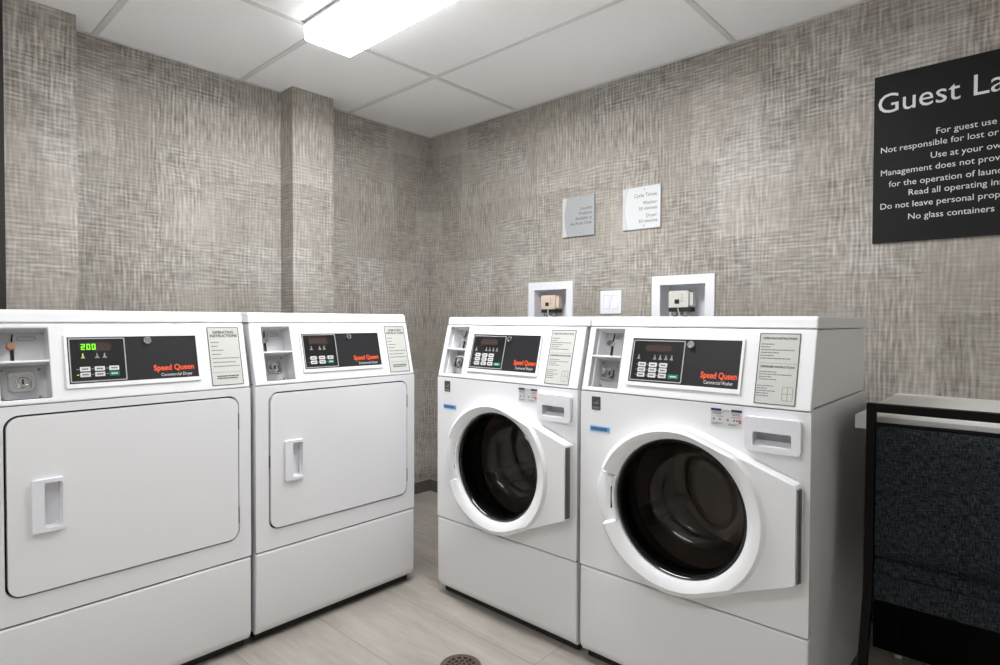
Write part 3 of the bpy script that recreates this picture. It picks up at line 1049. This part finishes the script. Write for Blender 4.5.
# the two lids almost touch: the left one reaches over the joint
ld = [c for c in kids(w1) if c.name.startswith('lid')][0]
ld.data = ld.data.copy()
for v in ld.data.vertices:
    if v.co.x > W / 2:
        v.co.x += 0.0135
w2.location = (1.8218, YW, 0)
w2['label'] = 'white front-load washer next to the black-framed chair, its side in view'


# ------------------------------------------------------------------ outlet boxes in the wall
def outlet_box(x0, x1, z0, z1, mt, label):
    t = thing('washer_outlet_box', label, 'outlet box', (x0, 0, z0), 0)
    w_, h_ = x1 - x0, z1 - z0
    b = 0.040
    bm = plm(rrect(-b, w_ + b, -b, h_ + b, 0.003, 3), [rrect(0.002, w_ - 0.002, 0.002, h_ - 0.002, 0.002, 2)], -0.006, -0.0005)
    link('frame', bm, M['plastic'], t, bevel=0.002)
    bm = bmesh.new()
    cup(bm, rrect(0.002, w_ - 0.002, 0.002, h_ - 0.002, 0.002, 2), -0.001, 0.090)
    link('recess', bm, M['plastic'], t, smooth=False)
    # valve body with its window, dots, hose couplings and hoses
    vx0, vx1, vz0, vz1 = 0.036, 0.132, h_ - 0.105, h_ - 0.030
    bm = plm(rrect(vx0, vx1, vz0, vz1, 0.006, 3), [], 0.012, 0.060)
    box(bm, vx1 - 0.004, vx1 + 0.016, 0.022, 0.055, vz0 + 0.006, vz1 - 0.008)
    v = link('valve', bm, mt, t, bevel=0.004)
    bm = plm(rrect(vx0 + 0.030, vx0 + 0.052, vz0 + 0.016, vz0 + 0.036, 0.001, 2), [], 0.0105, 0.013)
    for s in (0.028, 0.042, 0.056):
        plate(bm, circ(vx0 + 0.066, vz0 + s, 0.0022, 8), [], 0.0108, 0.013)
    link('valve_window', bm, M['gap'], v, smooth=False)
    link('bracket', bxm(vx0 - 0.002, vx1 + 0.010, 0.016, 0.060, vz0 - 0.020, vz0 - 0.001), M['gap'], t, bevel=0.001)
    for x in (vx0 + 0.022, vx1 - 0.022):
        bm = lathe(bmesh.new(), [(0, 0), (0.010, 0), (0.016, 0.004), (0.017, 0.010), (0.017, 0.026), (0.013, 0.030), (0, 0.030)], 14, lambda a, b_, tt: Vector((x + a, 0.034 + b_, vz0 - 0.010 - tt)))
        k = link('coupling', bm, M['valve'], t)
        link('hose', tube(bmesh.new(), [(x, 0.034, vz0 - 0.039), (x, 0.034, vz0 - 0.06), (x, 0.028, 0.012)], 0.009), M['gap'], t)
    link('supply_line', tube(bmesh.new(), [(vx0 + 0.042, 0.020, vz0 + 0.004), (vx0 + 0.050, 0.008, vz0 - 0.02), (vx0 + 0.066, 0.006, vz0 - 0.06)], 0.0022, 8), M['ivory'], t)
    link('drain_port', lathe(bmesh.new(), [(0.0, 0.002), (0.014, 0.002), (0.016, 0), (0.02, 0.0), (0.021, 0.006)], 18, lambda a, b_, tt: Vector((w_ - 0.036 + a, 0.045 + b_, 0.0095 - tt))), M['valve'], t)
    return t


outlet_box(*OB[0], M['cream'], 'white recessed outlet box with a cream valve, above the washer near the corner')
outlet_box(*OB[1], M['ivory'], 'white recessed outlet box with an ivory valve, below the white plaque')

# switch plate between the boxes
t = thing('switch_plate', 'white double switch plate on the wall between the two outlet boxes', 'switch', (1.358, 0, 1.2))
bm = plm(rrect(-0.0595, 0.0595, -0.057, 0.057, 0.004, 3), [rrect(a - 0.0175, a + 0.0175, -0.034, 0.034, 0.002, 2) for a in (-0.024, 0.024)], -0.006, -0.0005)
link('cover_plate', bm, M['plastic'], t, bevel=0.0025)
for a in (-0.024, 0.024):
    bm = prism(bmesh.new(), [(-0.0035, 0.033), (-0.006, 0.0), (-0.0085, -0.033), (-0.001, -0.033), (-0.001, 0.033)], a - 0.0165, a + 0.0165)
    link('rocker', bm, M['plastic'], t, bevel=0.001)


# ------------------------------------------------------------------ plaques and sign
def plaque(x0, x1, z0, z1, face, band, lines, label, prn):
    t = thing('wall_plaque', label, 'sign', (x0, 0, z0), 0)
    w_, h_ = x1 - x0, z1 - z0
    link('panel', plm(rrect(0, w_, 0, h_, 0.001, 2), [], -0.011, -0.001), face, t, bevel=0.0008)
    # curved pale band down the left edge
    pts = [(0.0005, 0.0005), (0.030, 0.0005)]
    for i in range(1, 12):
        k = i / 12
        pts.append((0.030 - 0.019 * math.sin(math.pi * k) * 0.9, h_ * k))
    pts += [(0.030, h_ - 0.0005), (0.0005, h_ - 0.0005)]
    link('edge_band', plm(pts, [], -0.0125, -0.0105), band, t, bevel=0.0006)
    for s, size, y_ in lines:
        link('lettering', text_bm(s, size, w_ - 0.014, y_, -0.0115, XZ, 'RIGHT'), prn, t, smooth=False)
    for y_ in (h_ - 0.014, 0.014):
        bm = lathe(bmesh.new(), [(0, -0.0125), (0.003, -0.0122), (0.004, -0.0105)], 12, lambda a, b, tt: Vector((w_ * 0.58 + a, tt, y_ + b)))
        link('screw', bm, M['valve'], t)
    return t


plaque(1.067, 1.263, 1.5415, 1.7435, M['signgrey'], M['signgrey2'],
       [('Laundry', 0.0215, 0.133), ('Products', 0.0215, 0.108), ('Available at', 0.0215, 0.083), ('the Front Desk', 0.0215, 0.058)],
       'small brushed grey plaque on the wall above the left outlet box', M['print_k'])
plaque(1.425, 1.6225, 1.5425, 1.7405, M['signwhite'], M['signwhite2'],
       [('Cycle Times:', 0.0235, 0.149), ('Washer:', 0.022, 0.113), ('30 minutes', 0.022, 0.087), ('Dryer:', 0.022, 0.053), ('30 minutes', 0.022, 0.028)],
       'small white plaque of cycle times, above the right outlet box', M['print_k'])

t = thing('notice_sign', 'large black sign with white lettering on the wall above the chair', 'sign', (2.4628, 0, 1.392))
link('panel', bxm(0, 0.64, -0.012, -0.001, 0, 0.600), M['signblack'], t, bevel=0.001)


def run_width(txt, size, **k):
    b = text_bm(txt, size, 0, 0, 0, XZ, **k)
    xs_ = [v.co.x for v in b.verts]
    b.free()
    return max(xs_) - min(xs_)


size = 0.235 / run_width('Guest', 1.0)
link('heading', text_bm('Guest Laundry', size, 0.008, 0.4645, -0.0125, XZ), M['print_w'], t, smooth=False, label='large white heading')
size = 0.330 / run_width('Not responsible for lost or', 1.0)
for txt, a, b in (('For guest use only', 0.182, 0.3595), ('Not responsible for lost or stolen items', 0.021, 0.3225), ('Use at your own risk', 0.168, 0.2795),
                  ('Management does not provide change', 0.022, 0.2405), ('for the operation of laundry equipment', 0.0485, 0.198), ('Read all operating instructions', 0.106, 0.161),
                  ('Do not leave personal property', 0.022, 0.1205), ('No glass containers', 0.106, 0.0765)):
    link('lettering', text_bm(txt, size * 0.985, a, b, -0.0125, XZ), M['print_w'], t, smooth=False)

# ------------------------------------------------------------------ counter
t = thing('wall_counter', 'white laminate counter against the wall, to the right of the washers', 'counter', (2.545, 0, 0))
link('shade_panel', bxm(-0.03, 1.054, -0.19, -0.17, 0.0, 0.8125), M['frame'], t, smooth=False)  # black panel added to keep the space below the counter dark
link('countertop', bxm(0, 1.054, -0.658, -0.001, 0.8135, 0.8514), M['counter'], t, bevel=0.002)
# ------------------------------------------------------------------ chair
t = thing('chair', 'black-framed chair with dark navy tweed back, pushed up to the white counter', 'chair', (2.58, -0.66, 0))
TW, CW = 0.021, 0.475
px = ((0.0, TW), (CW - TW, CW))
for a, b in px:
    bm = bmesh.new()
    prof = [(-0.045, 0.8905), (-0.020, 0.8905), (-0.020, 0.44), (-0.028, 0.40), (-0.150, 0.0), (-0.178, 0.0), (-0.055, 0.40), (-0.045, 0.44)]
    prism(bm, prof, a, b)
    link('leg', bm, M['frame'], t, bevel=0.002)
    bm = bmesh.new()
    box(bm, a, b, 0.44, 0.462, 0.012, 0.43)
    fl = link('leg', bm, M['frame'], t, bevel=0.002)
    link('glide', lathe(bmesh.new(), [(0, 0), (0.011, 0), (0.012, 0.006), (0.008, 0.013), (0, 0.013)], 14, lambda q, r_, tt: Vector(((a + b) / 2 + q, 0.451 + r_, tt))), M['ivory'], fl)
link('top_rail', bxm(TW, CW - TW, -0.045, -0.020, 0.868, 0.8905), M['frame'], t, bevel=0.002)
bm = bmesh.new()
box(bm, TW, CW - TW, 0.440, 0.461, 0.405, 0.43)
for a, b in px:
    box(bm, a + 0.002, b - 0.002, -0.022, 0.441, 0.405, 0.43)
box(bm, TW, CW - TW, -0.033, -0.021, 0.40, 0.425)
link('seat_frame', bm, M['frame'], t, bevel=0.002)


def cushion(name, x0, x1, y0, y1, z0, z1, bow, axis):
    """soft pad: a subdivided box swollen towards its middle"""
    bm = bxm(x0, x1, y0, y1, z0, z1)
    bmesh.ops.subdivide_edges(bm, edges=bm.edges[:], cuts=7, use_grid_fill=True)
    c = Vector(((x0 + x1) / 2, (y0 + y1) / 2, (z0 + z1) / 2))
    h = Vector(((x1 - x0) / 2, (y1 - y0) / 2, (z1 - z0) / 2))
    for v in bm.verts:
        q = v.co - c
        k = [min(1, abs(q[i]) / h[i]) for i in range(3)]
        others = [i for i in range(3) if i != axis]
        sw = 1
        for i in others:
            sw *= 1 - k[i] ** 4
        v.co[axis] += (1 if q[axis] > 0 else -1) * bow * sw * k[axis]
        for i in others:
            v.co[i] -= (1 if q[i] > 0 else -1) * 0.006 * k[i] ** 6 * (1 - 0) * (k[axis] ** 2)
    return bm


bk = link('backrest', cushion('b', TW + 0.001, CW - TW - 0.001, -0.052, -0.018, 0.487, 0.838, 0.006, 1), M['tweed'], t, ang=60)
link('piping', tube(bmesh.new(), [(TW + 0.003, -0.046, 0.8385), (CW / 2, -0.047, 0.8405), (CW - TW - 0.003, -0.046, 0.8385)], 0.0045), M['frame'], bk)
link('seat', cushion('s', TW + 0.001, CW - TW - 0.001, -0.036, 0.455, 0.428, 0.484, 0.006, 2), M['tweed'], t, ang=60)
link('seat_skirt', bxm(TW, CW - TW, -0.040, -0.034, 0.37, 0.440), M['tweed'], t, bevel=0.001)

# ------------------------------------------------------------------ floor drain
t = thing('floor_drain', 'round dark bronze drain grate in the tiled floor before the washers', 'drain', (1.57, -1.228, 0))
F3 = lambda a, b, tt: Vector((a, b, tt))
holes = []
for r0, r1, nn in ((0.012, 0.020, 6), (0.0245, 0.034, 10), (0.0385, 0.049, 14)):
    for k in range(nn):
        a0 = 2 * math.pi * (k + 0.16) / nn
        a1 = 2 * math.pi * (k + 0.84) / nn
        holes.append([(r * math.cos(a), r * math.sin(a)) for r, a in [(r0, a0), (r1, a0), (r1, (a0 + a1) / 2), (r1, a1), (r0, a1), (r0, (a0 + a1) / 2)]])
link('grate', plm(circ(0, 0, 0.058, 48), holes, 0.0045, 0.0015, F3), M['brass'], t, smooth=False)
link('rim', lathe(bmesh.new(), [(0.0575, 0.001), (0.0575, 0.005), (0.066, 0.005), (0.068, 0.0005)], 48, F3), M['brass'], t)
link('well', plm(circ(0, 0, 0.058, 32), [], 0.0012, 0.0004, F3), M['gap'], t, smooth=False)
